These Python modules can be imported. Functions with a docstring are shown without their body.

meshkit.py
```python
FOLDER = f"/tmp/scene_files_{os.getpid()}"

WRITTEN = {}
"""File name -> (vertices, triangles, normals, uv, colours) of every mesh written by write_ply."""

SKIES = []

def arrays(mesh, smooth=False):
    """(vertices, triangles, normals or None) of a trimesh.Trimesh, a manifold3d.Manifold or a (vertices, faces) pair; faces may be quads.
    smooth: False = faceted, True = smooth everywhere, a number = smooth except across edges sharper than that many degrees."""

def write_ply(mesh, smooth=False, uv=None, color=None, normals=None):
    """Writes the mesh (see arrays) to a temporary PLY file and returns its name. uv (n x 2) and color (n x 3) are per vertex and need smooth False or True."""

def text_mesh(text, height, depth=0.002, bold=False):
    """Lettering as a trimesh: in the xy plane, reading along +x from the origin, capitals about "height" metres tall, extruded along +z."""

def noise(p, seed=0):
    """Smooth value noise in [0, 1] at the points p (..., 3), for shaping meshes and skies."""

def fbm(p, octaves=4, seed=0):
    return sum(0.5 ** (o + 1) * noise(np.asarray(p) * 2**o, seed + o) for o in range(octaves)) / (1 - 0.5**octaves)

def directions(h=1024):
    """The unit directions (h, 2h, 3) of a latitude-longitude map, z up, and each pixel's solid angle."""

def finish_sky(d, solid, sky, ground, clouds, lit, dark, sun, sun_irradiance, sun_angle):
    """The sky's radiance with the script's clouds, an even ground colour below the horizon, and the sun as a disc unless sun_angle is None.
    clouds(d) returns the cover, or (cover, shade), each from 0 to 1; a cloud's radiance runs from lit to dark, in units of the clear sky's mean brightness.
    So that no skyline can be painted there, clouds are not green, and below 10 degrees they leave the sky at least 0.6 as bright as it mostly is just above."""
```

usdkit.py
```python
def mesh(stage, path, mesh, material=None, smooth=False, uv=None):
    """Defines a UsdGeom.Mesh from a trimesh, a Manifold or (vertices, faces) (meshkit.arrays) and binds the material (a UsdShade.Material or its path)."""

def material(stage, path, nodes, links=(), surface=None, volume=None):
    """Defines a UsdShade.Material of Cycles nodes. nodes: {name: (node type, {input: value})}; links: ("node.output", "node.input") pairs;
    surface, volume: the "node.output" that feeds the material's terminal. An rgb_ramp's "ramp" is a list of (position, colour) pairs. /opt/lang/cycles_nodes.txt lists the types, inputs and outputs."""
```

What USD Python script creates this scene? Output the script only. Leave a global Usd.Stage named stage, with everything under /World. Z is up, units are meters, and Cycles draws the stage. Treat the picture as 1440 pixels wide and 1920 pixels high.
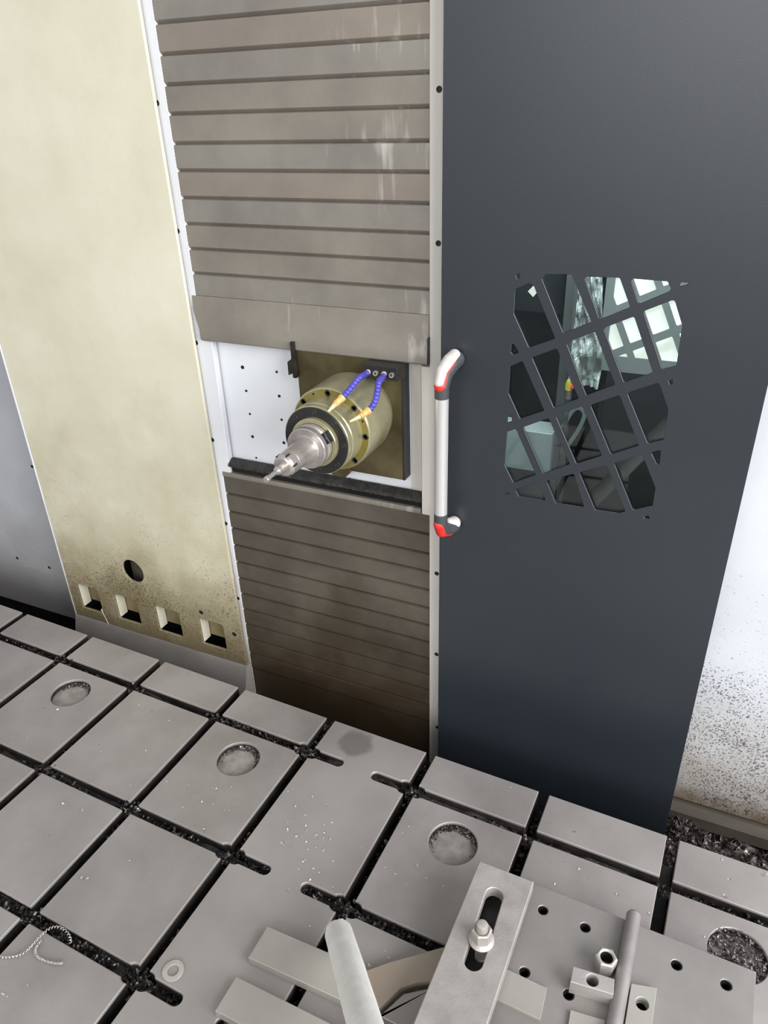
import math, random
import numpy as np, trimesh, usdkit, meshkit
from shapely.geometry import Polygon, Point, box as sbox, LineString, MultiPolygon
from shapely.ops import unary_union
from shapely import affinity
from pxr import Usd, UsdGeom, UsdLux, Gf, Sdf, UsdShade

stage = Usd.Stage.CreateInMemory()
UsdGeom.SetStageUpAxis(stage, 'Z'); UsdGeom.SetStageMetersPerUnit(stage, 1.0)
UsdGeom.Xform.Define(stage, '/World'); UsdGeom.Scope.Define(stage, '/World/Looks')
random.seed(7); RNG = np.random.default_rng(7)

# ------------------------------------------------------------------ camera (machine faces -y, table top z = 0)
RIGHT = np.array([0.90905, 0.41524, -0.0295]); UP = np.array([-0.1774, 0.4516, 0.8744]); FWD = np.array([-0.3764, 0.7897, -0.4844])
EYE = (1.1406, -0.8901, 0.9978)
FWD /= np.linalg.norm(FWD); RIGHT -= FWD * (RIGHT @ FWD); RIGHT /= np.linalg.norm(RIGHT); UP = np.cross(RIGHT, FWD)
cam = UsdGeom.Camera.Define(stage, '/World/camera')
cam.AddTransformOp().Set(Gf.Matrix4d(*[float(x) for r in ((*RIGHT, 0), (*UP, 0), (*(-FWD), 0), (*EYE, 1)) for x in r]))
cam.CreateHorizontalApertureAttr(36.0); cam.CreateVerticalApertureAttr(48.0)
cam.CreateFocalLengthAttr(36.0 * 1396.2 / 1440); cam.CreateClippingRangeAttr(Gf.Vec2f(0.05, 100))
cam.CreateExposureAttr(0.0)

# ------------------------------------------------------------------ light: an overcast hall, tall daylight windows to the right and behind the camera
dome = UsdLux.DomeLight.Define(stage, '/World/sky'); dome.CreateColorAttr(Gf.Vec3f(0.94, 0.97, 1.0)); dome.CreateIntensityAttr(0.20)
def rect_light(name, pos, target, w, h, inten, col):
    L = UsdLux.RectLight.Define(stage, '/World/' + name)
    p, t = np.array(pos, float), np.array(target, float)
    z = (p - t) / np.linalg.norm(p - t); x = np.cross([0, 0, 1.0], z); x /= np.linalg.norm(x); y = np.cross(z, x)
    L.AddTransformOp().Set(Gf.Matrix4d(*[float(v) for r in ((*x, 0), (*y, 0), (*z, 0), (*p, 1)) for v in r]))
    L.CreateWidthAttr(w); L.CreateHeightAttr(h); L.CreateIntensityAttr(inten); L.CreateColorAttr(Gf.Vec3f(*col))
rect_light('hall_window_light', (3.3, -1.15, 1.55), (0.6, 0, 0.3), 2.4, 1.7, 10.5, (0.98, 0.985, 1.0))
rect_light('rear_window_light', (1.75, -5.0, 2.2), (0.9, 0.1, 0.8), 3.6, 2.2, 5.2, (1.0, 0.99, 0.97))
rect_light('added_cabinet_light', (0.95, 0.36, 1.15), (0.74, 0.62, 0.30), 0.30, 0.12, 55.0, (0.92, 1.0, 1.0))  # added, unseen lamp that brightens the cabinet behind the lattice

# ------------------------------------------------------------------ prim helpers
taken = {}
def numbered(parent, name):
    k = (parent, name); n = taken.get(k, 0); taken[k] = n + 1
    return f'{parent}/{name}' + (f'_{n:03d}' if n else '')
def tagp(p, label=None, cat=None, group=None, kind=None):
    for k, v in (('label', label), ('category', cat), ('group', group), ('kind', kind)):
        if v: p.SetCustomDataByKey(k, v)
    return p
class Thing:
    """An Xform at the thing's base; parts given in world coordinates are moved into it."""
    def __init__(s, name, label=None, cat=None, loc=(0, 0, 0), rz=0.0, group=None, kind=None):
        s.path = numbered('/World', name); x = UsdGeom.Xform.Define(stage, s.path); s.prim = x.GetPrim()
        s.loc = np.array(loc, float); s.rz = rz
        x.AddTranslateOp().Set(Gf.Vec3d(*map(float, loc)))
        if rz: x.AddRotateZOp().Set(math.degrees(rz))
        tagp(s.prim, label, cat, group, kind)
    def local(s, m):
        if isinstance(m, tuple): return m
        m = m.copy(); m.apply_translation(-s.loc)
        if s.rz: m.apply_transform(trimesh.transformations.rotation_matrix(-s.rz, (0, 0, 1)))
        return m
    def part(s, name, m, mt, label=None, smooth=30, parent=None, kind=None, raw=False):
        path = numbered(parent or s.path, name)
        g = usdkit.mesh(stage, path, m if raw else s.local(m), mt, smooth=smooth)
        tagp(g.GetPrim(), label, kind=kind)
        return path
def copy_thing(src, loc, label, group=None, rz=0.0):
    base = src.prim.GetName(); path = numbered('/World', base)
    x = UsdGeom.Xform.Define(stage, path); p = x.GetPrim()
    p.GetReferences().AddInternalReference(src.path); p.SetInstanceable(True)
    x.ClearXformOpOrder(); x.AddTranslateOp().Set(Gf.Vec3d(*map(float, loc))); 
    if rz: x.AddRotateZOp().Set(math.degrees(rz))
    tagp(p, label, src.prim.GetCustomDataByKey('category'), group or src.prim.GetCustomDataByKey('group'))

# ------------------------------------------------------------------ materials
def mat(name, c1, c2=None, rough=0.5, metal=0.0, scale=6.0, stretch=(1, 1, 1), bump=0.0, bscale=200.0, rvar=0.0,
        speck=None, stain=None, spec=0.5, contrast=(0.35, 0.65), emit=None, coat=0.0):
    """c1/c2 mottled by noise; speck = (colour, voronoi scale, threshold, z low, z high, amount): dirt spots, denser towards z low;
    stain = (colour, noise scale, z low, z high, amount): soft-edged oil and rust stain, in places with painted-in shade, that thins out upwards."""
    n, l = {}, []
    n['geo'] = ('geometry', {})
    n['map'] = ('mapping', {'scale': stretch}); l.append(('geo.position', 'map.vector'))
    n['noi'] = ('noise_texture', {'scale': scale, 'detail': 5.0, 'roughness': 0.6}); l.append(('map.vector', 'noi.vector'))
    n['rmp'] = ('rgb_ramp', {'ramp': [(contrast[0], c1), (contrast[1], c2 or c1)]}); l.append(('noi.fac', 'rmp.fac'))
    col = 'rmp.color'
    if stain or speck: n['sep'] = ('separate_xyz', {}); l.append(('geo.position', 'sep.vector'))
    for i, st in enumerate(stain or ()):
        c, sc, z0, z1, amt = st
        n[f'sn{i}'] = ('noise_texture', {'scale': sc, 'detail': 6.0, 'roughness': 0.65}); l.append(('geo.position', f'sn{i}.vector'))
        n[f'sz{i}'] = ('map_range', {'from_min': z0, 'from_max': z1, 'to_min': 1.0, 'to_max': 0.0, 'clamp': True}); l.append(('sep.z', f'sz{i}.value'))
        n[f'sa{i}'] = ('math', {'math_type': 'add', 'value2': 0.0}); l += [(f'sz{i}.result', f'sa{i}.value1'), (f'sn{i}.fac', f'sa{i}.value2')]
        n[f'sr{i}'] = ('map_range', {'from_min': 0.72, 'from_max': 1.35, 'to_min': 0.0, 'to_max': amt, 'clamp': True}); l.append((f'sa{i}.value', f'sr{i}.value'))
        n[f'sm{i}'] = ('mix', {'color2': c}); l += [(f'sr{i}.result', f'sm{i}.fac'), (col, f'sm{i}.color1')]; col = f'sm{i}.color'
    for i, sp in enumerate(speck or ()):
        c, sc, th, z0, z1, amt = sp
        n[f'vn{i}'] = ('noise_texture', {'scale': sc, 'detail': 3.0, 'roughness': 0.7}); l.append(('geo.position', f'vn{i}.vector'))
        n[f'vl{i}'] = ('noise_texture', {'scale': 7.0, 'detail': 3.0}); l.append(('geo.position', f'vl{i}.vector'))
        n[f'vz{i}'] = ('map_range', {'from_min': z0, 'from_max': z1, 'to_min': 0.13, 'to_max': -0.12, 'clamp': True}); l.append(('sep.z', f'vz{i}.value'))
        n[f'va{i}'] = ('math', {'math_type': 'add'}); l += [(f'vz{i}.result', f'va{i}.value1'), (f'vn{i}.fac', f'va{i}.value2')]
        n[f'vb{i}'] = ('math', {'math_type': 'multiply_add', 'value2': 0.35, 'value3': -0.175}); l.append((f'vl{i}.fac', f'vb{i}.value1'))
        n[f'vc{i}'] = ('math', {'math_type': 'add'}); l += [(f'va{i}.value', f'vc{i}.value1'), (f'vb{i}.value', f'vc{i}.value2')]
        n[f'vr{i}'] = ('map_range', {'from_min': th, 'from_max': th + 0.05, 'to_min': 0.0, 'to_max': amt, 'clamp': True}); l.append((f'vc{i}.value', f'vr{i}.value'))
        n[f'vm{i}'] = ('mix', {'color2': c}); l += [(f'vr{i}.result', f'vm{i}.fac'), (col, f'vm{i}.color1')]; col = f'vm{i}.color'
    p = {'metallic': metal, 'roughness': rough, 'specular_ior_level': spec, 'coat_weight': coat}
    if emit: p['emission_color'] = emit[0]; p['emission_strength'] = emit[1]
    n['p'] = ('principled_bsdf', p); l.append((col, 'p.base_color'))
    if rvar:
        n['rr'] = ('map_range', {'from_min': 0.3, 'from_max': 0.7, 'to_min': max(0.03, rough - rvar), 'to_max': rough + rvar, 'clamp': True})
        l += [('noi.fac', 'rr.value'), ('rr.result', 'p.roughness')]
    if bump:
        n['bn'] = ('noise_texture', {'scale': bscale, 'detail': 3.0}); l.append(('map.vector', 'bn.vector'))
        n['b'] = ('bump', {'strength': 1.0, 'distance': bump}); l += [('bn.fac', 'b.height'), ('b.normal', 'p.normal')]
    return usdkit.material(stage, '/World/Looks/' + name, n, l, surface='p.BSDF')

def spot_mat():
    """Table steel with one oil stain that has soaked in near the back edge."""
    n = {'geo': ('geometry', {}), 'noi': ('noise_texture', {'scale': 4.0, 'detail': 5.0}), 'rmp': ('rgb_ramp', {'ramp': [(.35, (.254, .231, .217)), (.65, (.35, .323, .306))]}),
         'wob': ('noise_texture', {'scale': 38.0, 'detail': 3.0}), 'd': ('vector_math', {'math_type': 'distance', 'vector2': (.672, -.052, 0.0)}),
         'a': ('math', {'math_type': 'multiply_add', 'value2': .03, 'value3': -.015}), 'b': ('math', {'math_type': 'add'}),
         'r': ('map_range', {'from_min': .024, 'from_max': .034, 'to_min': .62, 'to_max': 0.0, 'clamp': True}), 'm': ('mix', {'color2': (.115, .10, .09)}),
         'p': ('principled_bsdf', {'metallic': .25, 'roughness': .48})}
    l = [('geo.position', 'noi.vector'), ('noi.fac', 'rmp.fac'), ('geo.position', 'wob.vector'), ('geo.position', 'd.vector1'), ('wob.fac', 'a.value1'), ('d.value', 'b.value1'), ('a.value', 'b.value2'),
         ('b.value', 'r.value'), ('r.result', 'm.fac'), ('rmp.color', 'm.color1'), ('m.color', 'p.base_color')]
    return usdkit.material(stage, '/World/Looks/table_steel_spotted', n, l, surface='p.BSDF')
M = {}
M['cast'] = mat('table_steel', (.268, .244, .23), (.35, .323, .306), .5, .25, 5, bump=.00015, bscale=500, rvar=.1)
M['cast2'] = mat('table_steel_stained', (.24, .217, .204), (.345, .318, .301), .46, .25, 4, bump=.00015, bscale=500, rvar=.1)
M['castspot'] = spot_mat()
M['chipb'] = mat('bright_chips', (.35, .32, .30), (.75, .72, .68), .35, .4, 150)
M['slot'] = mat('oily_shaded_slot', (.012, .010, .009), (.035, .030, .026), .5, .0, 30, bump=.0008, bscale=120)  # oily, and near-black because the slot shade is put into the colour
M['recess'] = mat('recess_steel', (.24, .22, .20), (.36, .33, .31), .5, .2, 60, bump=.0004, bscale=300)
M['chip'] = mat('steel_chips', (.10, .085, .08), (.42, .38, .36), .35, .55, 90, contrast=(.45, .75))
M['chipd'] = mat('oily_chips', (.03, .026, .025), (.36, .32, .30), .34, .5, 90, contrast=(.5, .75))
M['cream'] = mat('cream_paint', (.62, .585, .435), (.72, .69, .555), .42, 0, 3.5, bump=.0002, bscale=350,
                 stain=[((.36, .31, .19), 5, -.10, .66, .8), ((.155, .115, .06), 9, -.08, .26, .85)],  # brown dirt, plus the dimmer light lower down painted in
                 speck=[((.10, .08, .04), 260, .66, .0, .55, .75)])
M['creamin'] = mat('cream_paint_recess', (.70, .67, .52), (.76, .73, .60), .45, 0, 8)
M['litbrown'] = mat('cavity_lit_brown', (.16, .125, .06), (.24, .19, .10), .5, 0, 14)  # brown stands for the lit upper part of the hole cavity
M['white'] = mat('white_flange_paint', (.69, .70, .735), (.75, .76, .795), .4, 0, 5,
                 stain=[((.30, .26, .20), 6, -.15, .42, .85)], speck=[((.12, .10, .08), 300, .70, -.1, .5, .7)])
M['whiteback'] = mat('white_back_plate_paint', (.69, .71, .75), (.76, .78, .81), .4, 0, 6, speck=[((.35, .33, .3), 120, .74, .3, .7, .5)])
M['flangegrey'] = mat('scuffed_flange_paint', (.50, .47, .43), (.62, .59, .55), .45, .1, 12, stretch=(1, 1, .15), speck=[((.34, .31, .28), 200, .70, -.2, 1.3, .5)])
def slat_mat(name, c1, c2, amt, seed):
    """Brown shutter steel, wiped and scratched in short upright streaks, mostly near the right-hand end."""
    n = {'geo': ('geometry', {}), 'noi': ('noise_texture', {'scale': 7.0, 'detail': 5.0, 'roughness': .6}), 'rmp': ('rgb_ramp', {'ramp': [(.35, c1), (.65, c2)]}),
         'map': ('mapping', {'scale': (1.0, 1.0, .09), 'location': (0, seed, 0)}), 'sc': ('noise_texture', {'scale': 62.0, 'detail': 4.0, 'roughness': .55}),
         'pat': ('noise_texture', {'scale': 13.0, 'detail': 2.0}), 'sep': ('separate_xyz', {}), 'xr': ('map_range', {'from_min': .50, 'from_max': .72, 'to_min': -.10, 'to_max': .075, 'clamp': True}),
         'a': ('math', {'math_type': 'add'}), 'pm': ('math', {'math_type': 'multiply_add', 'value2': .5, 'value3': -.25}), 'b': ('math', {'math_type': 'add'}),
         'r': ('map_range', {'from_min': .63, 'from_max': .80, 'to_min': 0.0, 'to_max': amt, 'clamp': True}), 'm': ('mix', {'color2': (.60, .58, .53)}),
         'fine': ('noise_texture', {'scale': 400.0}), 'bmp': ('bump', {'strength': 1.0, 'distance': .0001}),
         'p': ('principled_bsdf', {'metallic': .35, 'roughness': .42})}
    l = [('geo.position', 'noi.vector'), ('noi.fac', 'rmp.fac'), ('geo.position', 'map.vector'), ('map.vector', 'sc.vector'), ('geo.position', 'pat.vector'), ('geo.position', 'sep.vector'), ('sep.x', 'xr.value'),
         ('sc.fac', 'a.value1'), ('xr.result', 'a.value2'), ('pat.fac', 'pm.value1'), ('a.value', 'b.value1'), ('pm.value', 'b.value2'), ('b.value', 'r.value'), ('r.result', 'm.fac'), ('rmp.color', 'm.color1'),
         ('m.color', 'p.base_color'), ('geo.position', 'fine.vector'), ('fine.fac', 'bmp.height'), ('bmp.normal', 'p.normal')]
    return usdkit.material(stage, '/World/Looks/' + name, n, l, surface='p.BSDF')
M['slat'] = slat_mat('shutter_steel', (.225, .20, .172), (.295, .268, .225), .55, 0.0)
M['slatb'] = slat_mat('shutter_steel_warm', (.245, .207, .178), (.30, .258, .215), .55, .3)
M['slatc'] = slat_mat('shutter_steel_grey', (.225, .205, .18), (.30, .275, .24), .75, .7)
M['slatlow'] = mat('oily_shaded_shutter', (.085, .072, .056), (.135, .118, .094), .42, .3, 7, rvar=.08, stain=[((.040, .023, .009), 6, -.15, .3, .8)])  # oily brown; the stain also paints in the trench shade low down
M['rubber'] = mat('black_rubber', (.012, .012, .012), (.035, .033, .03), .6, 0, 60, bump=.001, bscale=90)
M['door'] = mat('anthracite_paint', (.0175, .0222, .0285), (.0220, .0275, .0345), .38, 0, 2.2, bump=.00008, bscale=900, spec=.72,
                speck=[((.20, .22, .24), 420, .84, -.3, .3, .4)])
M['dooredge'] = mat('bare_cut_edge', (.55, .58, .6), None, .35, .4, 5)
M['guard'] = mat('guard_white_paint', (.61, .63, .665), (.68, .70, .735), .4, 0, 5,
                 stain=[((.42, .37, .315), 8, -.20, .17, .8), ((.17, .115, .055), 30, -.215, -.125, .9)],
                 speck=[((.06, .055, .06), 260, .655, -.25, .75, .8), ((.06, .05, .045), 110, .73, -.2, .45, .8)])
M['guardl'] = mat('side_guard_paint', (.40, .41, .45), (.48, .49, .52), .4, 0, 4, stain=[((.25, .225, .2), 5, -.25, .35, .75)],
                  speck=[((.15, .13, .13), 260, .70, -.1, .5, .5)])
M['skirt'] = mat('skirt_steel', (.24, .215, .19), (.30, .275, .25), .55, .1, 8)
M['trchip'] = mat('trough_flakes', (.09, .075, .07), (.50, .44, .41), .36, .4, 70, contrast=(.42, .72))
M['rail'] = mat('rail_steel', (.055, .047, .036), (.105, .092, .074), .6, .1, 10, stretch=(.3, 1, 1), spec=.25)
M['dark'] = mat('void_shade_black', (.012, .011, .011), (.02, .019, .018), .8, 0, 9, spec=.12)  # near-black puts the shade of gaps and hollows into the colour
M['brown'] = mat('oiled_brown_plate', (.062, .048, .02), (.135, .11, .052), .38, .35, 9, rvar=.08)
M['gold'] = mat('oily_straw_steel', (.37, .345, .20), (.53, .50, .34), .3, .55, 10, rvar=.06)
M['goldf'] = mat('oily_amber_steel', (.25, .20, .045), (.36, .30, .11), .32, .5, 12, rvar=.06)
M['black'] = mat('black_oxide', (.018, .018, .018), (.03, .03, .028), .4, .2, 20)
M['bolt'] = mat('bolt_black', (.025, .022, .017), (.05, .044, .034), .38, .4, 40)
M['socket'] = mat('socket_dark', (.004, .004, .004), None, .6, 0, 5)
M['holder'] = mat('ground_steel', (.44, .40, .38), (.60, .56, .53), .3, .7, 30, rvar=.08)
M['bright'] = mat('bright_steel', (.62, .60, .57), (.72, .70, .67), .24, .8, 30)
M['blue'] = mat('blue_hose_plastic', (.055, .05, .33), (.09, .08, .46), .35, 0, 40)
M['orange'] = mat('orange_nozzle_plastic', (.72, .40, .12), (.80, .48, .20), .4, 0, 40)
M['peach'] = mat('pale_nozzle_tip', (.62, .55, .34), (.70, .62, .42), .35, .1, 40)
M['port'] = mat('pink_port_fitting', (.62, .48, .45), None, .4, 0, 10)
M['alu'] = mat('brushed_aluminium', (.66, .66, .65), (.76, .76, .75), .34, .55, 60, stretch=(1, 1, .02), rvar=.05)
M['hgrey'] = mat('handle_dark_plastic', (.05, .055, .06), (.06, .065, .07), .45, 0, 20)
M['hred'] = mat('handle_red_plastic', (.72, .035, .03), None, .4, 0, 20)
M['hpale'] = mat('handle_pale_plastic', (.56, .52, .49), (.64, .60, .57), .4, 0, 20)
M['clamp'] = mat('clamp_steel', (.335, .307, .287), (.415, .387, .366), .48, .3, 25, bump=.0003, bscale=300, rvar=.08)
M['plate'] = mat('fixture_plate_steel', (.248, .227, .212), (.315, .292, .275), .46, .3, 6, bump=.0001, bscale=500)
M['rodm'] = mat('dull_rod_steel', (.24, .215, .21), (.32, .295, .285), .5, .3, 20)
M['bar'] = mat('parallel_bar_steel', (.34, .322, .29), (.40, .382, .345), .45, .25, 6)
M['nut'] = mat('plated_nut_steel', (.42, .39, .355), (.54, .505, .47), .42, .35, 40)
M['paint'] = mat('thick_white_tape', (.76, .735, .68), (.84, .815, .765), .6, 0, 40, stretch=(1, 1, 1), bump=.0003, bscale=250)
M['board'] = mat('brown_scrap_board', (.25, .20, .155), (.32, .265, .21), .6, 0, 8)
M['conc'] = mat('hall_concrete', (.10, .10, .097), (.14, .137, .132), .7, 0, 3)
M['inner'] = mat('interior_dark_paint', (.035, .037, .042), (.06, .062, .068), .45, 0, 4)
M['innerg'] = mat('interior_grey_paint', (.16, .165, .17), (.22, .225, .23), .5, 0, 4)
M['latgrey'] = mat('far_lattice_glare', (.42, .44, .43), (.48, .50, .49), .5, 0, 4)  # paler grey, with the glare of the bright pane painted in
M['pale'] = mat('interior_pale_cabinet', (.62, .72, .72), (.70, .78, .78), .4, 0, 3)
M['sheet'] = mat('crumpled_film', (.50, .53, .51), (.68, .71, .69), .3, .1, 20)
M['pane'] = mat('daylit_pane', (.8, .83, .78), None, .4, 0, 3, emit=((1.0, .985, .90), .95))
M['lampy'] = mat('amber_lens', (.45, .38, .04), None, .2, 0, 3, emit=((.75, .62, .05), .35))
M['lampr'] = mat('red_lens', (.7, .03, .05), None, .2, 0, 3, emit=((1.0, .12, .16), .6))
usdkit.material(stage, '/World/Looks/door_glass', {'t': ('transparent_bsdf', {'color': (.80, .86, .86)}), 'g': ('glossy_bsdf', {'color': (.9, .95, .95), 'roughness': .02}),
    'f': ('fresnel', {'IOR': 1.5}), 'm': ('mix_closure', {})}, [('f.fac', 'm.fac'), ('t.BSDF', 'm.closure1'), ('g.BSDF', 'm.closure2')], surface='m.closure')
M['glass'] = UsdShade.Material.Get(stage, '/World/Looks/door_glass')

# ------------------------------------------------------------------ shape helpers
def cat(ms): return trimesh.util.concatenate(ms)
def bx(x0, x1, y0, y1, z0, z1):
    m = trimesh.creation.box((x1 - x0, y1 - y0, z1 - z0)); m.apply_translation(((x0 + x1) / 2, (y0 + y1) / 2, (z0 + z1) / 2)); return m
def inset(ring, c):
    """Mitred inset of a ring (counter-clockwise = outer)."""
    p = np.asarray(ring)[:-1]; a = np.roll(p, 1, 0); b = np.roll(p, -1, 0)
    e1 = p - a; e2 = b - p; e1 /= np.linalg.norm(e1, axis=1)[:, None] + 1e-15; e2 /= np.linalg.norm(e2, axis=1)[:, None] + 1e-15
    n1 = np.stack([-e1[:, 1], e1[:, 0]], 1); n2 = np.stack([-e2[:, 1], e2[:, 0]], 1)
    m = n1 + n2; m /= np.maximum((m * n1).sum(1), .35)[:, None] * np.linalg.norm(m, axis=1)[:, None] ** 0 
    k = (m * n1).sum(1)
    return p + m * (c / np.maximum(k, .35))[:, None]
def prism(poly, z0, z1, c=0.0, bottom=True):
    """Polygon extruded from z0 to z1 with a chamfer c on its top edge (holes too)."""
    poly = poly.simplify(1e-6); from shapely.geometry.polygon import orient
    poly = orient(poly); rings = [np.array(poly.exterior.coords)] + [np.array(r.coords) for r in poly.interiors]
    V, F, top, n = [], [], [], 0
    for r in rings:
        p = r[:-1]; k = len(p); q = inset(r, c) if c else p
        levels = [(p, z0), (p, z1 - c)] + ([(q, z1)] if c else [])
        for xy, z in levels: V.append(np.c_[xy, np.full(k, z)])
        for s in range(len(levels) - 1):
            i = np.arange(k); j = (i + 1) % k; A = n + s * k; B = A + k
            F.append(np.stack([A + i, A + j, B + j], 1)); F.append(np.stack([A + i, B + j, B + i], 1))
        n += k * len(levels); top.append(np.r_[q, q[:1]])
    parts = [trimesh.Trimesh(np.vstack(V), np.vstack(F), process=False)]
    v2, f2 = trimesh.creation.triangulate_polygon(Polygon(top[0], top[1:]), engine='earcut')
    def cap(v2, f2, z, up):
        f2 = np.array(f2); nz = np.cross(v2[f2[:, 1]] - v2[f2[:, 0]], v2[f2[:, 2]] - v2[f2[:, 0]])
        flip = (nz < 0) if up else (nz > 0); f2[flip] = f2[flip][:, ::-1]
        return trimesh.Trimesh(np.c_[v2, np.full(len(v2), z)], f2, process=False)
    parts.append(cap(v2, f2, z1, True))
    if bottom:
        v2, f2 = trimesh.creation.triangulate_polygon(Polygon(rings[0], rings[1:]), engine='earcut'); parts.append(cap(v2, f2, z0, False))
    m = cat(parts); m.merge_vertices(); return m
def upright(poly_xz, y_front, y_back, c=0.0):
    """Polygon in (x, z), extruded in y; the chamfer is on the front (-y) edge."""
    p = affinity.scale(poly_xz, 1, -1, origin=(0, 0))                # (x, -z) so that +height = -y after the turn
    m = prism(p, 0, y_back - y_front, c)
    v = m.vertices.copy(); m.vertices = np.c_[v[:, 0], y_back - v[:, 2], -v[:, 1]]
    return m
def sidewise(poly_yz, x0, x1):
    """Polygon in (y, z) extruded in x."""
    m = prism(poly_yz, x0, x1); v = m.vertices.copy(); m.vertices = np.c_[v[:, 2], v[:, 0], v[:, 1]]; return m
def lathe_y(profile, x, z, n=64, start=None):
    """Revolve (y, r) points about the axis along y through (x, z)."""
    pr = np.asarray(profile, float); t = np.linspace(0, 2 * np.pi, n, endpoint=False)
    V = np.stack([x + pr[:, 1][:, None] * np.cos(t), np.repeat(pr[:, :1], n, 1), z + pr[:, 1][:, None] * np.sin(t)], -1).reshape(-1, 3)
    F = []
    for s in range(len(pr) - 1):
        i = np.arange(n); j = (i + 1) % n; A = s * n; B = A + n
        F.append(np.stack([A + i, A + j, B + j], 1)); F.append(np.stack([A + i, B + j, B + i], 1))
    m = trimesh.Trimesh(V, np.vstack(F), process=False); m.merge_vertices(); m.update_faces(m.nondegenerate_faces())
    trimesh.repair.fix_normals(m)
    return m
def lathe_z(profile, x, y, n=48):
    m = lathe_y([(p[0], p[1]) for p in profile], 0, 0, n)
    v = m.vertices.copy(); m.vertices = np.c_[v[:, 0] + x, v[:, 2] + y, v[:, 1]]; m.invert(); trimesh.repair.fix_normals(m); return m
def tube(points, radii, sides=12, caps=True):
    p = np.asarray(points, float); r = np.broadcast_to(np.asarray(radii, float), (len(p),))
    t = np.gradient(p, axis=0); t /= np.linalg.norm(t, axis=1)[:, None] + 1e-12
    a = np.cross(t[0], [0, 0, 1.0] if abs(t[0][2]) < .9 else [1.0, 0, 0]); a /= np.linalg.norm(a); A = [a]
    for k in range(1, len(p)):
        a = A[-1] - t[k] * (A[-1] @ t[k]); A.append(a / (np.linalg.norm(a) + 1e-12))
    A = np.array(A); B = np.cross(t, A); th = np.arange(sides) * 2 * np.pi / sides
    V = (p[:, None] + r[:, None, None] * (np.cos(th)[None, :, None] * A[:, None] + np.sin(th)[None, :, None] * B[:, None])).reshape(-1, 3)
    F = []
    for s in range(len(p) - 1):
        i = np.arange(sides); j = (i + 1) % sides; a0 = s * sides; b0 = a0 + sides
        F.append(np.stack([a0 + i, a0 + j, b0 + j], 1)); F.append(np.stack([a0 + i, b0 + j, b0 + i], 1))
    if caps:
        n = len(V); V = np.vstack([V, p[:1], p[-1:]]); i = np.arange(sides); j = (i + 1) % sides; L = (len(p) - 1) * sides
        F.append(np.stack([np.full(sides, n), j, i], 1)); F.append(np.stack([np.full(sides, n + 1), L + i, L + j], 1))
    m = trimesh.Trimesh(V, np.vstack(F), process=False)
    if caps and m.volume < 0: m.invert()
    return m
def smooth_path(pts, n=24):
    from scipy.interpolate import CubicSpline
    p = np.asarray(pts, float); s = np.r_[0, np.cumsum(np.linalg.norm(np.diff(p, axis=0), axis=1))]
    return CubicSpline(s, p)(np.linspace(0, s[-1], n))
def hull_chain(points, radii, res=3):
    import manifold3d as mf
    out = None
    sp = []
    for p, r in zip(points, radii):
        s = trimesh.creation.icosphere(res, r); s.apply_translation(p); sp.append(s)
    segs = [trimesh.util.concatenate([sp[i], sp[i + 1]]).convex_hull for i in range(len(sp) - 1)]
    mm = [mf.Manifold(mf.Mesh(np.asarray(s.vertices, np.float32), np.asarray(s.faces, np.uint32))) for s in segs]
    u = mm[0]
    for k in mm[1:]: u = u + k
    g = u.to_mesh(); return trimesh.Trimesh(g.vert_properties[:, :3], g.tri_verts)
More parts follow.
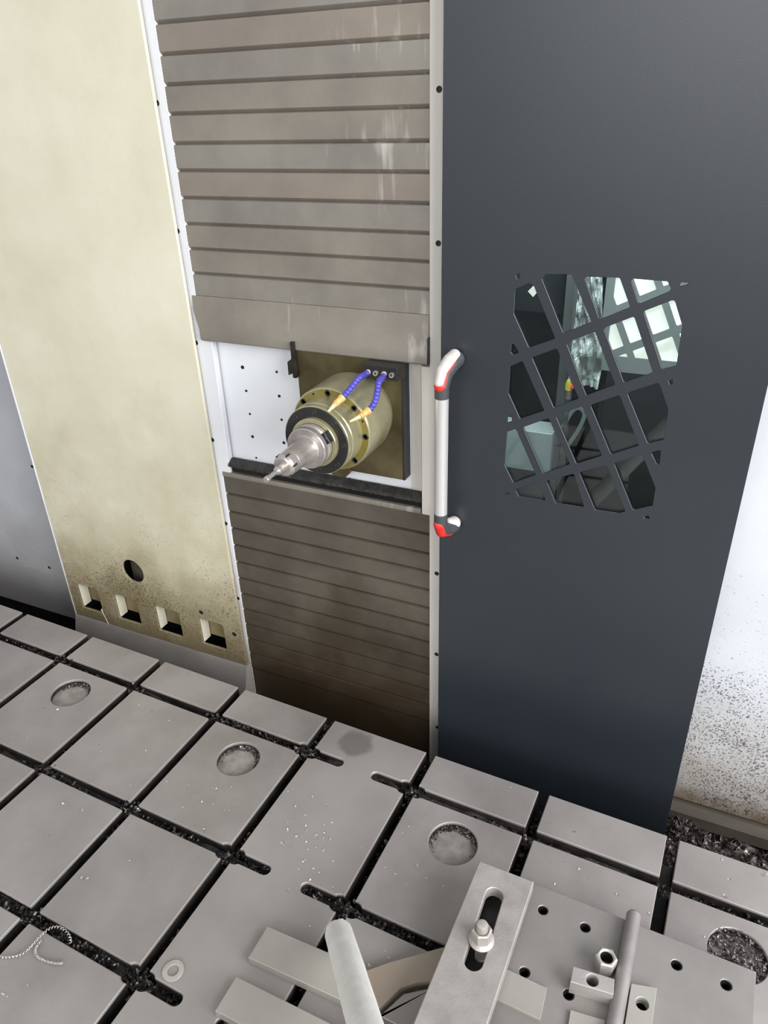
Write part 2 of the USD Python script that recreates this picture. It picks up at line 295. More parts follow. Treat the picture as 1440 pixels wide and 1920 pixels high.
def rrect(x0, z0, x1, z1, r): return sbox(x0 + r, z0 + r, x1 - r, z1 - r).buffer(r, quad_segs=5)
def soften(poly, r): return poly.buffer(-r).buffer(r, quad_segs=4)
def hexagon(cx, cy, af, rot=0):
    R = af / math.sqrt(3); return Polygon([(cx + R * math.cos(rot + k * math.pi / 3), cy + R * math.sin(rot + k * math.pi / 3)) for k in range(6)])
def socket_bolt_y(x, z, y, r=.0052, h=.0012):
    """Socket cap screw head facing -y, proud by h; returns (head with hex hole, dark socket floor)."""
    head = upright(Point(x, z).buffer(r, quad_segs=6).difference(hexagon(x, z, r * 1.0, .3)), y - h, y + .004, r * .12)
    sock = upright(hexagon(x, z, r * 1.02, .3), y - h * .25, y + .001)
    return head, sock

# ------------------------------------------------------------------ chips
def chip_field(pos, size, tilt=1.2, seed=0, kind='curl'):
    """Joined small swarf pieces: bent strips of 3 segments; pos n x 3, size n."""
    g = np.random.default_rng(seed); n = len(pos); size = np.broadcast_to(size, (n,))
    k = 4
    s = np.linspace(-.5, .5, k)[None, :]; bend = g.uniform(.4, 2.6, (n, 1)); ang = s * bend
    cx = np.sin(ang) / bend; cz = (1 - np.cos(ang)) / bend
    w = g.uniform(.12, .34, (n, 1)) * np.ones((1, k)); tw = g.uniform(-.9, .9, (n, 1)) * s
    P = np.stack([np.stack([cx, sgn * w * np.cos(tw), cz + sgn * w * np.sin(tw)], -1) for sgn in (-1, 1)], 2)      # n,k,2,3
    e = g.uniform(-1, 1, (n, 3)) * [tilt, tilt, np.pi]
    cX, sX, cY, sY, cZ, sZ = np.cos(e[:, 0]), np.sin(e[:, 0]), np.cos(e[:, 1]), np.sin(e[:, 1]), np.cos(e[:, 2]), np.sin(e[:, 2])
    R = np.empty((n, 3, 3)); R[:, 0] = np.stack([cZ * cY, cZ * sY * sX - sZ * cX, cZ * sY * cX + sZ * sX], 1)
    R[:, 1] = np.stack([sZ * cY, sZ * sY * sX + cZ * cX, sZ * sY * cX - cZ * sX], 1); R[:, 2] = np.stack([-sY, cY * sX, cY * cX], 1)
    P = np.einsum('nij,nkwj->nkwi', R, P) * size[:, None, None, None]
    low = P[..., 2].min((1, 2)); P[..., 2] -= np.minimum(low, 0)[:, None, None] * .8
    P += np.asarray(pos)[:, None, None, :]
    V = P.reshape(-1, 3); base = (np.arange(n) * 2 * k)[:, None]
    F = []
    for q in range(k - 1):
        a, b, c, d = 2 * q, 2 * q + 1, 2 * q + 3, 2 * q + 2
        F += [base + np.array([[a, b, c]]), base + np.array([[a, c, d]])]
    return trimesh.Trimesh(V, np.vstack(F), process=False)

# ================================================================== THE SETTING
fl = usdkit.mesh(stage, '/World/floor', bx(-8, 8, -9, 4, -1.0, -.9), M['conc']); tagp(fl.GetPrim(), 'grey concrete hall floor under the machine', kind='structure')

# ================================================================== MACHINE TABLE (turned 1.6 degrees against the machine)
TR = -0.028
ct, st_ = math.cos(TR), math.sin(TR)
def tw(x, y, z=0.0): return np.array([ct * x - st_ * y, st_ * x + ct * y, z])          # table -> world
KX = [(-.6 + .2003 * (k + 3)) for k in range(-3, 12)]                                     # long slots, running away from the camera
KX = [0.0 + .2005 * k for k in range(-4, 8)]
ROWS = [-.0837, -.309, -.511, -.715, -.92, -1.12]
SW = .0175
X0, X1, Y0 = -.92, 1.72, -1.3
slots = [sbox(x - SW / 2, Y0 - .1, x + SW / 2, .1) for x in KX]
def stadium(xa, xb, y): return LineString([(xa + SW / 2, y), (xb - SW / 2, y)]).buffer(SW / 2, quad_segs=6)
for y in ROWS:
    slots += [stadium(X0 - .1, .6735, y), stadium(.7285, X1 + .1, y)]
    for x in KX:
        if .55 < x < .85: slots += [Point(x + d, y).buffer(.0132, quad_segs=6) for d in (-.0115, .0115)]
        else: slots += [Point(x + d, y).buffer(.0108, quad_segs=5) for d in (-.004, .004)]
slotu = unary_union(slots)
top = sbox(X0, Y0, X1, 0).difference(slotu)
RECESS = [((.5 * (KX[i] + KX[i + 1])), -.150, .0372) for i in (4, 6, 8, 10)]
RECESS += [(.5 * (KX[2] + KX[3]), -.150, .0372)]
table = Thing('machine_table', 'grey cast steel machine table with crossing T-slots and round pockets', 'machine table', (0, 0, 0), TR)
PR = dict(raw=True)
bed = cat([bx(X0, X1, Y0, -.004, -.34, -.062), bx(X0 + .25, X1 - .25, Y0 + .1, -.2, -.9, -.34)])
table.part('table_bed', bed, M['slot'], label='table body under the slots, dark with oil and painted-in shade', **PR)
pads = sorted(top.geoms, key=lambda p: (-round(p.centroid.y, 2), p.centroid.x))
for i, pd in enumerate(pads):
    rec = [r for r in RECESS if pd.contains(Point(r[0], r[1]))]
    for r in rec: pd = pd.difference(Point(r[0], r[1]).buffer(r[2], quad_segs=12))
    path = table.part('table_pad', prism(pd, -.0050, 0, .0013, bottom=False), M['castspot'] if pd.contains(Point(.70, -.04)) else M['cast2' if i % 3 == 1 else 'cast'], smooth=20, **PR)
    table.part('slot_wall', prism(pd, -.062, -.0048, 0, bottom=False), M['slot'], smooth=20, parent=path, label='oily slot side with the slot shade put into its colour', **PR)
    for r in rec:
        ringp = Point(r[0], r[1]).buffer(r[2] + .0002, quad_segs=12)
        table.part('pocket_floor', prism(ringp, -.03, -.0125), M['recess'], smooth=20, parent=path, label='worn round pocket floor', **PR)

# chips lying in the slots, pockets and on the pads
def slot_points(n, rowsel, zlo, zhi, x0, x1, clump, seed):
    g = np.random.default_rng(seed); out = []
    while len(out) < n:
        x = g.uniform(x0, x1); y = ROWS[g.integers(len(rowsel))] if rowsel is None else rowsel[g.integers(len(rowsel))]
        d = meshkit.noise(np.array([x * clump, y * 9.0, 0.0]), 3)
        if g.uniform() > d * d * 1.6 or (.672 < x < .730): continue
        out.append((x, y + g.uniform(-SW / 2, SW / 2) * .8, zlo + (zhi - zlo) * d * g.uniform(.3, 1)))
    return np.array(out)
P1 = slot_points(2600, ROWS[:1], -.026, -.003, -.5, 1.45, 14, 1)
P2 = slot_points(3000, ROWS[1:3], -.026, -.003, -.3, 1.1, 12, 2)
cr = np.array([(x + g1, y + g2, z) for x in KX[3:9] for y in ROWS[:3] for g1, g2, z in zip(RNG.normal(0, .011, 70), RNG.normal(0, .006, 70), RNG.uniform(-.018, -.003, 70))])
ys = []
for x in KX[3:10]:
    m = 420; yy = RNG.uniform(-.66, 0, m); ys.append(np.c_[x + RNG.uniform(-.4, .4, m) * SW, yy, -.040 + .030 * meshkit.noise(np.c_[yy * 14, np.full(m, x * 7), np.zeros(m)], 5)])
ALL = np.vstack([P1, P2, cr] + ys)
sc = Thing('slot_chips', 'dark oily metal chips packed in the table slots', 'metal chips', (0, 0, 0), TR, kind='stuff')
for y in ROWS[:4]:                                                       # matted chip bed in the cross slots
    for xa, xb in ((-.88, .672), (.730, 1.70)):
        nx = int((xb - xa) / .004); u_, v_ = np.meshgrid(np.linspace(xa, xb, nx), np.linspace(-.5, .5, 6)); h_ = -.030 + .040 * meshkit.fbm(np.stack([u_ * 16, v_ + y * 9, u_ * 0], -1), 4, 3) * meshkit.noise(np.stack([u_ * 6, u_ * 0 + y * 5, u_ * 0], -1), 8)
        vv = np.stack([u_, y + v_ * SW * .98, h_], -1).reshape(-1, 3); ii = np.arange(6 * nx).reshape(6, nx); qq = np.stack([ii[:-1, :-1], ii[:-1, 1:], ii[1:, 1:], ii[1:, :-1]], -1).reshape(-1, 4)
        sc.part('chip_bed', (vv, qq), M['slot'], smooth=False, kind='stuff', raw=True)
sc.part('chips', chip_field(ALL, np.random.default_rng(4).uniform(.0035, .0105, len(ALL)), 1.3, 11), M['chipd'], smooth=False, kind='stuff', **PR)
pp = []
g = np.random.default_rng(21)
for j, (rx, ry, rr) in enumerate(RECESS[:4]):
    n = 900 if j == 3 else 260
    a = g.uniform(0, 2 * np.pi, n) if j == 3 else g.normal(1.45, .85, n); q = rr * np.sqrt(g.uniform(0 if j == 3 else .62, .97, n))
    if j == 3: z = g.uniform(-.0125, -.001, n)
    else: z = np.full(n, -.0124) + (q / rr) ** 4 * .006 * g.uniform(0, 1, n)
    pp.append(np.c_[rx + q * np.cos(a), ry + q * np.sin(a), z])
pp = np.vstack(pp)
pc = Thing('pocket_chips', 'grey metal chips heaped in the round table pockets', 'metal chips', (0, 0, 0), TR, kind='stuff')
pc.part('chips', chip_field(pp, g.uniform(.002, .0062, len(pp)), 1.0, 12), M['chip'], smooth=False, kind='stuff', **PR)
sp_ = []
g = np.random.default_rng(33)
for cx, cy, n, s in [(.70, -.24, 26, .028), (.64, -.20, 8, .03), (.50, -.23, 14, .04), (.55, -.28, 10, .05), (.86, -.20, 16, .04), (.90, -.36, 10, .02), (.73, -.30, 14, .02), (.35, -.39, 10, .05),
                     (1.1, -.13, 14, .05), (1.33, -.06, 16, .05), (.60, -.10, 8, .05), (.78, -.40, 8, .03), (.3, -.2, 8, .08), (.05, -.25, 8, .08), (.42, -.62, 10, .04), (1.0, -.06, 8, .06), (.28, -.09, 14, .06)]:
    sp_.append(np.c_[g.normal(cx, s, n), g.normal(cy, s * .8, n)])
sp_ = np.vstack(sp_); keep = np.array([top.buffer(-.003).contains(Point(q)) and all((q[0] - r[0]) ** 2 + (q[1] - r[1]) ** 2 > (r[2] + .003) ** 2 for r in RECESS) for q in sp_]); sp_ = sp_[keep]
lc = Thing('loose_chips', 'tiny bright metal chips scattered over the table top', 'metal chips', (0, 0, 0), TR, kind='stuff')
lc.part('chips', chip_field(np.c_[sp_, np.zeros(len(sp_))], g.uniform(.002, .006, len(sp_)), .5, 13), M['chipb'], smooth=False, kind='stuff', **PR)

# ================================================================== CREAM COLUMN COVER
YC = .11
sq = [(-.1385, -.0755), (-.0262, .0390), (.0910, .1570), (.2115, .2745)]
face = Polygon([(-.166, -.066), (.3220, -.066), (.3045, 1.75), (-.166, 1.75)])
for a, b in sq: face = face.difference(rrect(a, -.0385, b, .0295, .006))
face = face.difference(Point(.0500, .1105).buffer(.0285, quad_segs=10))
cc = Thing('column_cover', 'tall cream painted column cover with four square holes along its foot', 'machine cover', (.08, YC, -.9))
cp = cc.part('front_plate', upright(face, YC, YC + .005, .0012), M['cream'], smooth=25)
cc.part('edge_strip', upright(sbox(-.1690, -.0665, -.1662, 1.75), YC - .002, YC + .05, .0006), M['white'], label='thin pale strip along the left edge')
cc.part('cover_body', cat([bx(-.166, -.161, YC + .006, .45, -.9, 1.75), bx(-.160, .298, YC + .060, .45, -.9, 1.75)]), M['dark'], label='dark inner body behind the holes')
for a, b in sq:
    cc.part('bent_tab', upright(rrect(a - .0035, -.0385, a + .0006, .0295, .0005), YC + .0046, YC + .028), M['creamin'], label='cream tab bent inward at the left side of the square hole')
cc.part('inner_panel', bx(-.1595, .2975, YC + .030, YC + .034, -.034, .030), M['litbrown'], label='brown panel standing for the lit upper cavity behind the holes')
cc.part('hole_backing', bx(.012, .075, YC + .034, YC + .038, .040, .108), M['rail'], label='dull steel behind the round hole')
cc.part('seam_bead', upright(Polygon([(-.068, -.066), (-.066, -.066), (-.078, -.028), (-.0795, -.028)]), YC - .0006, YC + .004), M['creamin'])
skp = [(YC - .003, -.0670), (YC + .030, -.0670), (YC + .03, -.40), (YC - .022, -.40), (YC - .022, -.13)]
cc.part('skirt', sidewise(Polygon(skp), -.168, .3240), M['skirt'], label='grey sloping steel skirt under the cream plate')
for x, z in [(.222, .0495), (.302, .0145)]:
    cc.part('plug_hole', upright(Polygon([(x - .004, z - .004), (x + .003, z - .006), (x + .006, z), (x + .001, z + .004), (x - .005, z + .003)]), YC - .0004, YC + .002), M['dark'])

# ================================================================== SIDE GUARDS AND TROUGH
sg = Thing('side_guard', 'grey painted side guard left of the cream column cover', 'machine guard', (-.6, .2, -.9))
sg.part('guard_sheet', upright(sbox(-1.6, -.182, -.10, 1.5), .200, .212, .001), M['guardl'])
for x, z in [(-.293, .266), (-.450, -.027), (-.337, -.029)]:
    h, s = socket_bolt_y(x, z, .2, .0042, .001); b = sg.part('bolt', h, M['bolt'], smooth=25); sg.part('socket', s, M['socket'], parent=b)
sg.part('guard_foot', cat([bx(-1.6, -.10, .25, .30, -.9, -.18)]), M['dark'])
wg = Thing('splash_guard', 'white speckled splash guard right of the dark door, rusty along its foot', 'machine guard', (1.4, .23, -.9))
wg.part('guard_sheet', upright(sbox(1.15, -.196, 2.3, 1.6), .230, .242, .001), M['guard'])
wg.part('rail', sidewise(Polygon([(.226, -.202), (.212, -.214), (.212, -.24), (.24, -.24), (.24, -.202)]), 1.15, 2.3), M['rail'], label='grey steel rail under the white sheet')
wg.part('guard_foot', bx(1.15, 2.3, .245, .30, -.9, -.24), M['dark'])
tr = Thing('chip_trough', 'dark chip trough between the table and the machine', 'trough', (.6, .1, -.9))
tr.part('trough_floor', bx(-1.6, 2.3, .036, .086, -.36, -.30), M['dark'])
tr.part('trough_side', bx(1.2, 2.3, .0865, .225, -.36, -.30), M['dark'])
tr.part('trough_side', bx(1.0, 2.3, -.004, .0355, -.36, -.30), M['dark'])
tr.part('trough_side', bx(-1.6, -.172, .0865, .19, -.36, -.30), M['dark'])
tr.part('cover_flap', sidewise(Polygon([(.06, -.30), (.06, -.24), (.236, -.24), (.236, -.30)]), 1.40, 2.0), M['dark'], label='dark flap at the right end of the trough')
for x in (-1.2, .2, 1.9): tr.part('trough_leg', bx(x, x + .04, .04, .08, -.9, -.3605), M['dark'])
g = np.random.default_rng(5); n = 5200
tx, ty = g.uniform(1.12, 1.43, n), g.uniform(-.0, .222, n)
tz = -.274 + .05 * meshkit.fbm(np.c_[tx * 14, ty * 14, tx * 0], 3, 4) * np.clip((1.42 - tx) * 12, 0.2, 1)
kk = (tx > 1.205) | (ty < .085); tx, ty, tz = tx[kk], ty[kk], tz[kk]
tc = Thing('trough_chips', 'heap of dark metal chips in the trough below the white guard', 'metal chips', (1.25, .1, -.30), kind='stuff')
tc.part('chips', chip_field(np.c_[tx, ty, tz], g.uniform(.008, .024, len(tx)), 1.1, 14), M['trchip'], smooth=False, kind='stuff')

# ================================================================== SHUTTER FRAME: white flanges with screws, back plate
YF = .12
fr = Thing('shutter_frame', 'white painted shutter frame with a row of black screws down each flange', 'machine frame', (.54, YF, -.9))
lf = Polygon([(.3195, -.30), (.3235, -.30), (.3260, .05), (.3280, .20), (.3255, .393), (.3470, .394), (.3470, .422), (.3415, .6445), (.3190, .6445), (.3150, .70), (.3150, 1.75), (.3075, 1.75), (.3075, .9), (.3125, .6), (.3175, .2)])
lf = sbox(.296, -.30, .3265, 1.75).union(sbox(.30, .394, .3450, .6460))
fr.part('flange', upright(lf, YF, YF + .012, .001), M['white'], label='white left flange')
rf = sbox(.7425, -.30, .7800, 1.75).union(sbox(.7290, .388, .7430, .6440))
fr.part('flange', upright(rf, YF, YF + .012, .001), M['flangegrey'], label='scuffed greyish right flange')
for x, z in [(.3080, 1.003), (.3095, .823), (.3120, .641), (.3150, .460), (.3165, .283), (.3185, .105), (.7560, 1.007), (.7560, .822), (.7565, .276), (.7570, .097), (.7600, -.086)]:
    h, s = socket_bolt_y(x, z, YF, .0040, .0008); b = fr.part('bolt', h, M['black'], smooth=25); fr.part('socket', s, M['socket'], parent=b)
fr.part('side_channel', cat([bx(.300, .305, YF + .0125, YF + .10, -.9, 1.75), bx(.765, .780, YF + .012, YF + .03, -.30, 1.75), bx(.306, .755, YF + .16, YF + .175, -.9, 1.75)]), M['dark'])
bp = Thing('spindle_back_plate', 'white back plate behind the spindle, dotted with black screw holes', 'machine plate', (.53, .13, .40))
bp.part('plate', upright(sbox(.300, .36, .760, .76), .1380, .152, .0006), M['whiteback'])
bp.part('corner_strip', upright(sbox(.7060, .400, .7290, .70), .1350, .138, .0006), M['flangegrey'], label='grey strip along the right side')
for x, z, r in [(0.3894, 0.6003, 0.0032), (0.4583, 0.5996, 0.0022), (0.391, 0.5577, 0.0022), (0.4585, 0.5566, 0.0026), (0.3927, 0.5147, 0.002), (0.4585, 0.513, 0.0022), (0.3923, 0.4709, 0.0028), (0.4582, 0.4691, 0.0028), (0.3947, 0.4293, 0.0018), (0.5872, 0.421, 0.002), (0.6449, 0.42, 0.002), (0.7018, 0.4192, 0.002)]:
    bp.part('screw_hole', upright(Point(x, z).buffer(r, quad_segs=4), .1372, .139), M['socket'])

# ================================================================== SHUTTERS
YS = .1225
def shutter(t, zs, x0, x1, mats, smooth=25):
    """Overlapping slats: each one bows out to a drip lip over the next one below."""
    for i in range(len(zs) - 1):
        z1, z0 = zs[i], zs[i + 1]
        F_, B_ = YS - .002, YS + .0062
        prof = Polygon([(B_, z1 - .0001), (F_ + .0050, z1 - .0001), (F_, z1 - .0016), (F_, z0 + .0046), (F_ + .0006, z0 + .0036), (F_ + .0050, z0), (B_, z0)])
        m = sidewise(prof, x0 + .0004 * (i % 2), x1 - .0003 * (i % 3))
        t.part('slat', m, mats[i % len(mats)], smooth=smooth)
up = Thing('upper_shutter', 'upper telescopic shutter of brown steel slats above the spindle', 'machine shutter', (.53, YS, .65))
zu = [1.75, 1.70] + [1.0630 + .0383 * k for k in range(16, 0, -1)] + [1.0630, 1.0250, .9870, .9475, .9100, .8710, .8325, .7945, .7560, .7170]
shutter(up, [z + (.998 - z) * .0045 for z in zu], .3225, .7430, [M['slat'], M['slatc'], M['slatb'], M['slatc'], M['slat']])
hood = Polygon([(.1285, .722), (.1285, .6505), (.113, .6490), (.1105, .6515), (.1105, .668), (.1170, .698), (.1195, .722)])
hm = sidewise(hood, .3185, .7425)
# lower left corner cut back, as on the photographed hood
v = hm.vertices.copy(); lowL = (v[:, 0] < .4) & (v[:, 2] < .669); v[lowL, 0] += .012; hm.vertices = v
up.part('hood', hm, M['slat'], label='folded end hood with a bevelled lower corner')
up.part('hood_lip', bx(.7426, .7438, .112, .130, .650, .690), M['rubber'])
lo = Thing('lower_shutter', 'lower telescopic shutter of dark oily steel slats below the spindle', 'machine shutter', (.53, YS, -.3))
zl = [.391, .3470, .3075, .2705, .2315, .1920, .1530, .1140, .0750, .0360, -.0030, -.0420, -.085]
shutter(lo, [z + (.998 - z) * .0045 for z in zl], .3285, .7425, [M['slatlow']])
lo.part('end_sheet', bx(.3245, .7425, YS + .0005, YS + .008, -.36, -.0815), M['slatlow'], label='dark plain sheet at the foot')
lo.part('top_cap', sidewise(Polygon([(YS + .008, .3885), (YS - .003, .3885), (YS - .004, .392), (YS - .003, .398), (YS + .008, .398)]), .3275, .7275), M['slat'], label='lighter folded top edge')
wp = Polygon([(.1345, .4235), (.1290, .4250), (.1170, .4175), (.1165, .4120), (.1290, .4095), (.1345, .4095)])
nn = 90; xs = np.linspace(.3450, .7290, nn)
base = np.array(wp.exterior.coords)[:-1]; V = []
for i, x in enumerate(xs):
    b = base.copy(); j = .0009 * (RNG.uniform(-1, 1, len(b))); b[1:4, 1] += j[1:4]; b[2:4, 0] += .0007 * RNG.uniform(-1, 1, 2)
    V.append(np.c_[np.full(len(b), x), b])
k = len(base); F = []
for i in range(nn - 1):
    for q in range(k):
        a0, a1 = i * k + q, i * k + (q + 1) % k; F += [(a0, a1, a1 + k), (a0, a1 + k, a0 + k)]
F += [(0, q + 1, q) for q in range(1, k - 1)] + [((nn - 1) * k, (nn - 1) * k + q, (nn - 1) * k + q + 1) for q in range(1, k - 1)]
wm = trimesh.Trimesh(np.vstack(V), np.array(F), process=False); trimesh.repair.fix_normals(wm)
lo.part('wiper', wm, M['rubber'], label='ragged black rubber wiper along the top', smooth=35)
lo.part('wiper_gap', bx(.3450, .7290, .1260, .137, .396, .412), M['dark'])  # black strip put in for the shadow under the wiper

# ================================================================== SPINDLE
AX, AZ = .6197, .5618
su = Thing('spindle_unit', 'oily straw coloured spindle nose with black bolted ring on a brown mounting plate', 'spindle', (AX, .12, AZ))
YP = .114
su.part('mounting_plate', upright(sbox(0.5143, 0.4491, 0.7017, .660), YP, .138, .001), M['brown'])
su.part('edge_plate', bx(0.6987, 0.7021, YP - .0004, .138, 0.4493, .6598), M['black'], label='dark right side of the mounting plate')
su.part('housing', lathe_y([(YP, 0), (YP, .0630), (.104, .0655), (.098, .0671), (.0295, .0671), (.0260, .0660), (.0243, .0645), (.0243, .0520), (.0243, 0)], AX, AZ, 96), M['gold'], label='large straw coloured housing cylinder')
su.part('flange_ring', lathe_y([(.0250, .0530), (.0232, .0530), (.0232, .0637), (.0250, .0642), (.0250, .0530)], AX, AZ, 96), M['goldf'], label='amber oily flange face')
for a in (137, 90, 44, -2, -48, -93, -138, 180):
    x, z = AX + .0590 * math.cos(math.radians(a)), AZ + .0590 * math.sin(math.radians(a))
    h, s = socket_bolt_y(x, z, .0234, .0050, .0008); b = su.part('bolt', h, M['bolt'], smooth=25); su.part('socket', s, M['socket'], parent=b)
for a in (114, 22):
    su.part('plug_hole', upright(Point(AX + .0600 * math.cos(math.radians(a)), AZ + .06 * math.sin(math.radians(a))).buffer(.0018), .0228, .025), M['bolt'])
su.part('nose_cylinder', lathe_y([(.0243, .0400), (.0243, .0543), (-.0060, .0543), (-.0075, .0528), (-.0090, .0538), (-.0180, .0538), (-.0195, .0528), (-.0195, .036), (.0243, .036)], AX, AZ, 96), M['gold'])
su.part('black_ring', lathe_y([(-.0185, .0372), (-.0185, .0522), (-.0200, .0524), (-.0212, .0512), (-.0212, .0385), (-.0205, .0372), (-.0185, .0372)], AX, AZ, 96), M['black'], label='black oxide ring on the nose')
for a in (135, 90, 45, 0, -45, -90, -135, 180):
    x, z = AX + .0457 * math.cos(math.radians(a)), AZ + .0457 * math.sin(math.radians(a))
    h, s = socket_bolt_y(x, z, -.0209, .0040, .0007); b = su.part('bolt', h, M['bolt'], smooth=25); su.part('socket', s, M['socket'], parent=b)
su.part('spindle_nose', lathe_y([(-.0180, .0240), (-.0180, .0376), (-.0275, .0376), (-.0290, .0366), (-.0290, .0318), (-.0262, .0300), (-.0262, .0240)], AX, AZ, 80), M['gold'], label='straw coloured spindle nose ring')
for a in (30, 210):
    kx = upright(affinity.rotate(sbox(AX + .0215, AZ - .0085, AX + .0350, AZ + .0085), a, origin=(AX, AZ)), -.0400, -.0262, .0008)
    kp = su.part('drive_key', kx, M['black'], label='black drive key in the nose')
    h, s = socket_bolt_y(AX + .0285 * math.cos(math.radians(a)), AZ + .0285 * math.sin(math.radians(a)), -.0400, .0048, .0006)
    su.part('bolt', h, M['bolt'], parent=kp, smooth=25)
mf_ = bx(.6600, .7160, .060, .098, .6390, .6580)
su.part('coolant_block', upright(rrect(0.6474, 0.6280, 0.7053, 0.6491, .001), .0850, .1139, .001), M['black'], label='black coolant manifold block')
for k_, x in enumerate((0.6572, 0.67, 0.6838, 0.6964)):
    su.part('port', lathe_y([(.0852, .0016), (.0820, .0020), (.0820, .0040), (.0852, .0044)], x, 0.6379, 16), M['holder' if k_ % 2 else 'port'])
su.part('bracket', cat([upright(Polygon([(0.5019, 0.631), (0.5105, 0.6376), (0.5176, 0.6376), (0.5181, 0.6091), (0.5135, 0.6142), (0.5019, 0.6091)]), .1050, .1130, .0006), bx(.5110, .5168, .1040, .1379, .606, .665)]), M['bolt'], label='small dark bracket at the left edge of the plate')
su.part('bracket', upright(Polygon([(0.5684, 0.4387), (0.5935, 0.4371), (0.6037, 0.4479), (0.6037, 0.4678), (0.5668, 0.4678)]), .1080, .1138, .0006), M['brown'], label='brown bracket under the plate')

th_ = Thing('tool_holder', 'grey steel collet chuck tool holder clamped in the spindle nose', 'tool holder', (AX, -.03, AZ))
th_.part('holder_flange', lathe_y([(-.0270, 0), (-.0270, .0290), (-.0300, .0314), (-.0360, .0314), (-.0380, .0285), (-.0405, .0285), (-.0425, .0314), (-.0498, .0314), (-.0512, .0300), (-.0512, .0215), (-.0530, .0200), (-.0530, 0)], AX, AZ, 72), M['holder'])
th_.part('holder_body', lathe_y([(-.0515, 0), (-.0515, .0208), (-.0560, .0186), (-.0640, .0176), (-.0945, .0170), (-.0962, .0162), (-.0962, 0)], AX, AZ, 64), M['holder'])
nutp = th_.part('collet_nut', lathe_y([(-.0958, 0), (-.0958, .0160), (-.0975, .0167), (-.1100, .0165), (-.1140, .0140), (-.1150, .0120), (-.1145, .0070), (-.1145, 0)], AX, AZ, 64), M['holder'], label='knurled collet nut at the front')
for a in range(0, 360, 60):
    sl = bx(AX - .0013, AX + .0013, -.1120, -.1030, AZ + .0155, AZ + .0170); sl.apply_transform(trimesh.transformations.rotation_matrix(math.radians(a + 20), (0, 1, 0), (AX, 0, AZ)))
    th_.part('spanner_slot', sl, M['bolt'], parent=nutp)
ct_ = Thing('edge_finder', 'thin bright steel edge finder held in the collet chuck', 'edge finder', (AX, -.115, AZ))
ct_.part('shank', lathe_y([(-.1130, 0), (-.1130, .0058), (-.1290, .0058), (-.1305, .0048), (-.1305, 0)], AX, AZ, 40), M['bright'])
ct_.part('tip', lathe_y([(-.1300, 0), (-.1300, .0031), (-.1500, .0031), (-.1510, .0042), (-.1570, .0042), (-.1580, .0036), (-.1580, 0)], AX, AZ, 32), M['bright'])

def hose(label, pts, nz, tip):
    t = Thing('coolant_hose', label, 'coolant hose', pts[0], group='coolant hoses over the spindle')
    path = smooth_path(pts, 60); d = np.r_[0, np.cumsum(np.linalg.norm(np.diff(path, axis=0), axis=1))]
    n = int(d[-1] / .0058); q = np.array([[np.interp(s, d, path[:, k]) for k in range(3)] for s in np.linspace(0, d[-1], n * 8 + 1)])
    r = .0034 + .0014 * np.abs(np.sin(np.arange(n * 8 + 1) * np.pi / 8)) ** .7
    t.part('hose_joints', tube(q, r, 14), M['blue'], label='blue ball-jointed hose', smooth=50)
    e = q[-1]; n1 = np.array(nz); n2 = np.array(tip)
    def cone(a, b, ra, rb, rings=()):
        s = np.linspace(0, 1, 14); rr = ra + (rb - ra) * s
        for c in rings: rr = rr + .0012 * np.exp(-((s - c) / .05) ** 2)
        return tube(a + (b - a) * s[:, None], rr, 16)
    t.part('nozzle', cone(e, n1, .0056, .0040, (.2, .75)), M['orange'], label='orange nozzle')
    t.part('nozzle_tip', cone(n1, n2, .0036, .0015), M['peach'], label='pale tapered nozzle tip', smooth=50)
    return t
hose('blue segmented coolant hose with orange nozzle, left of the two over the spindle', [(0.6572, .083, 0.6380), (0.6592, .060, 0.6398), (.6650, .035, .6435), (.6607, .020, .6352), (.6553, .005, .6262)], (.6470, -.008, .6170), (.6405, -.0185, .6085))
hose('blue segmented coolant hose with orange nozzle, right of the two over the spindle', [(0.6838, .083, 0.6372), (0.6899, .060, 0.6383), (.6975, .035, .6400), (.6998, .025, .6311), (.7003, .015, .6203), (.6962, .005, .6117)], (.6880, -.0075, .6055), (.6759, -.018, .5995))

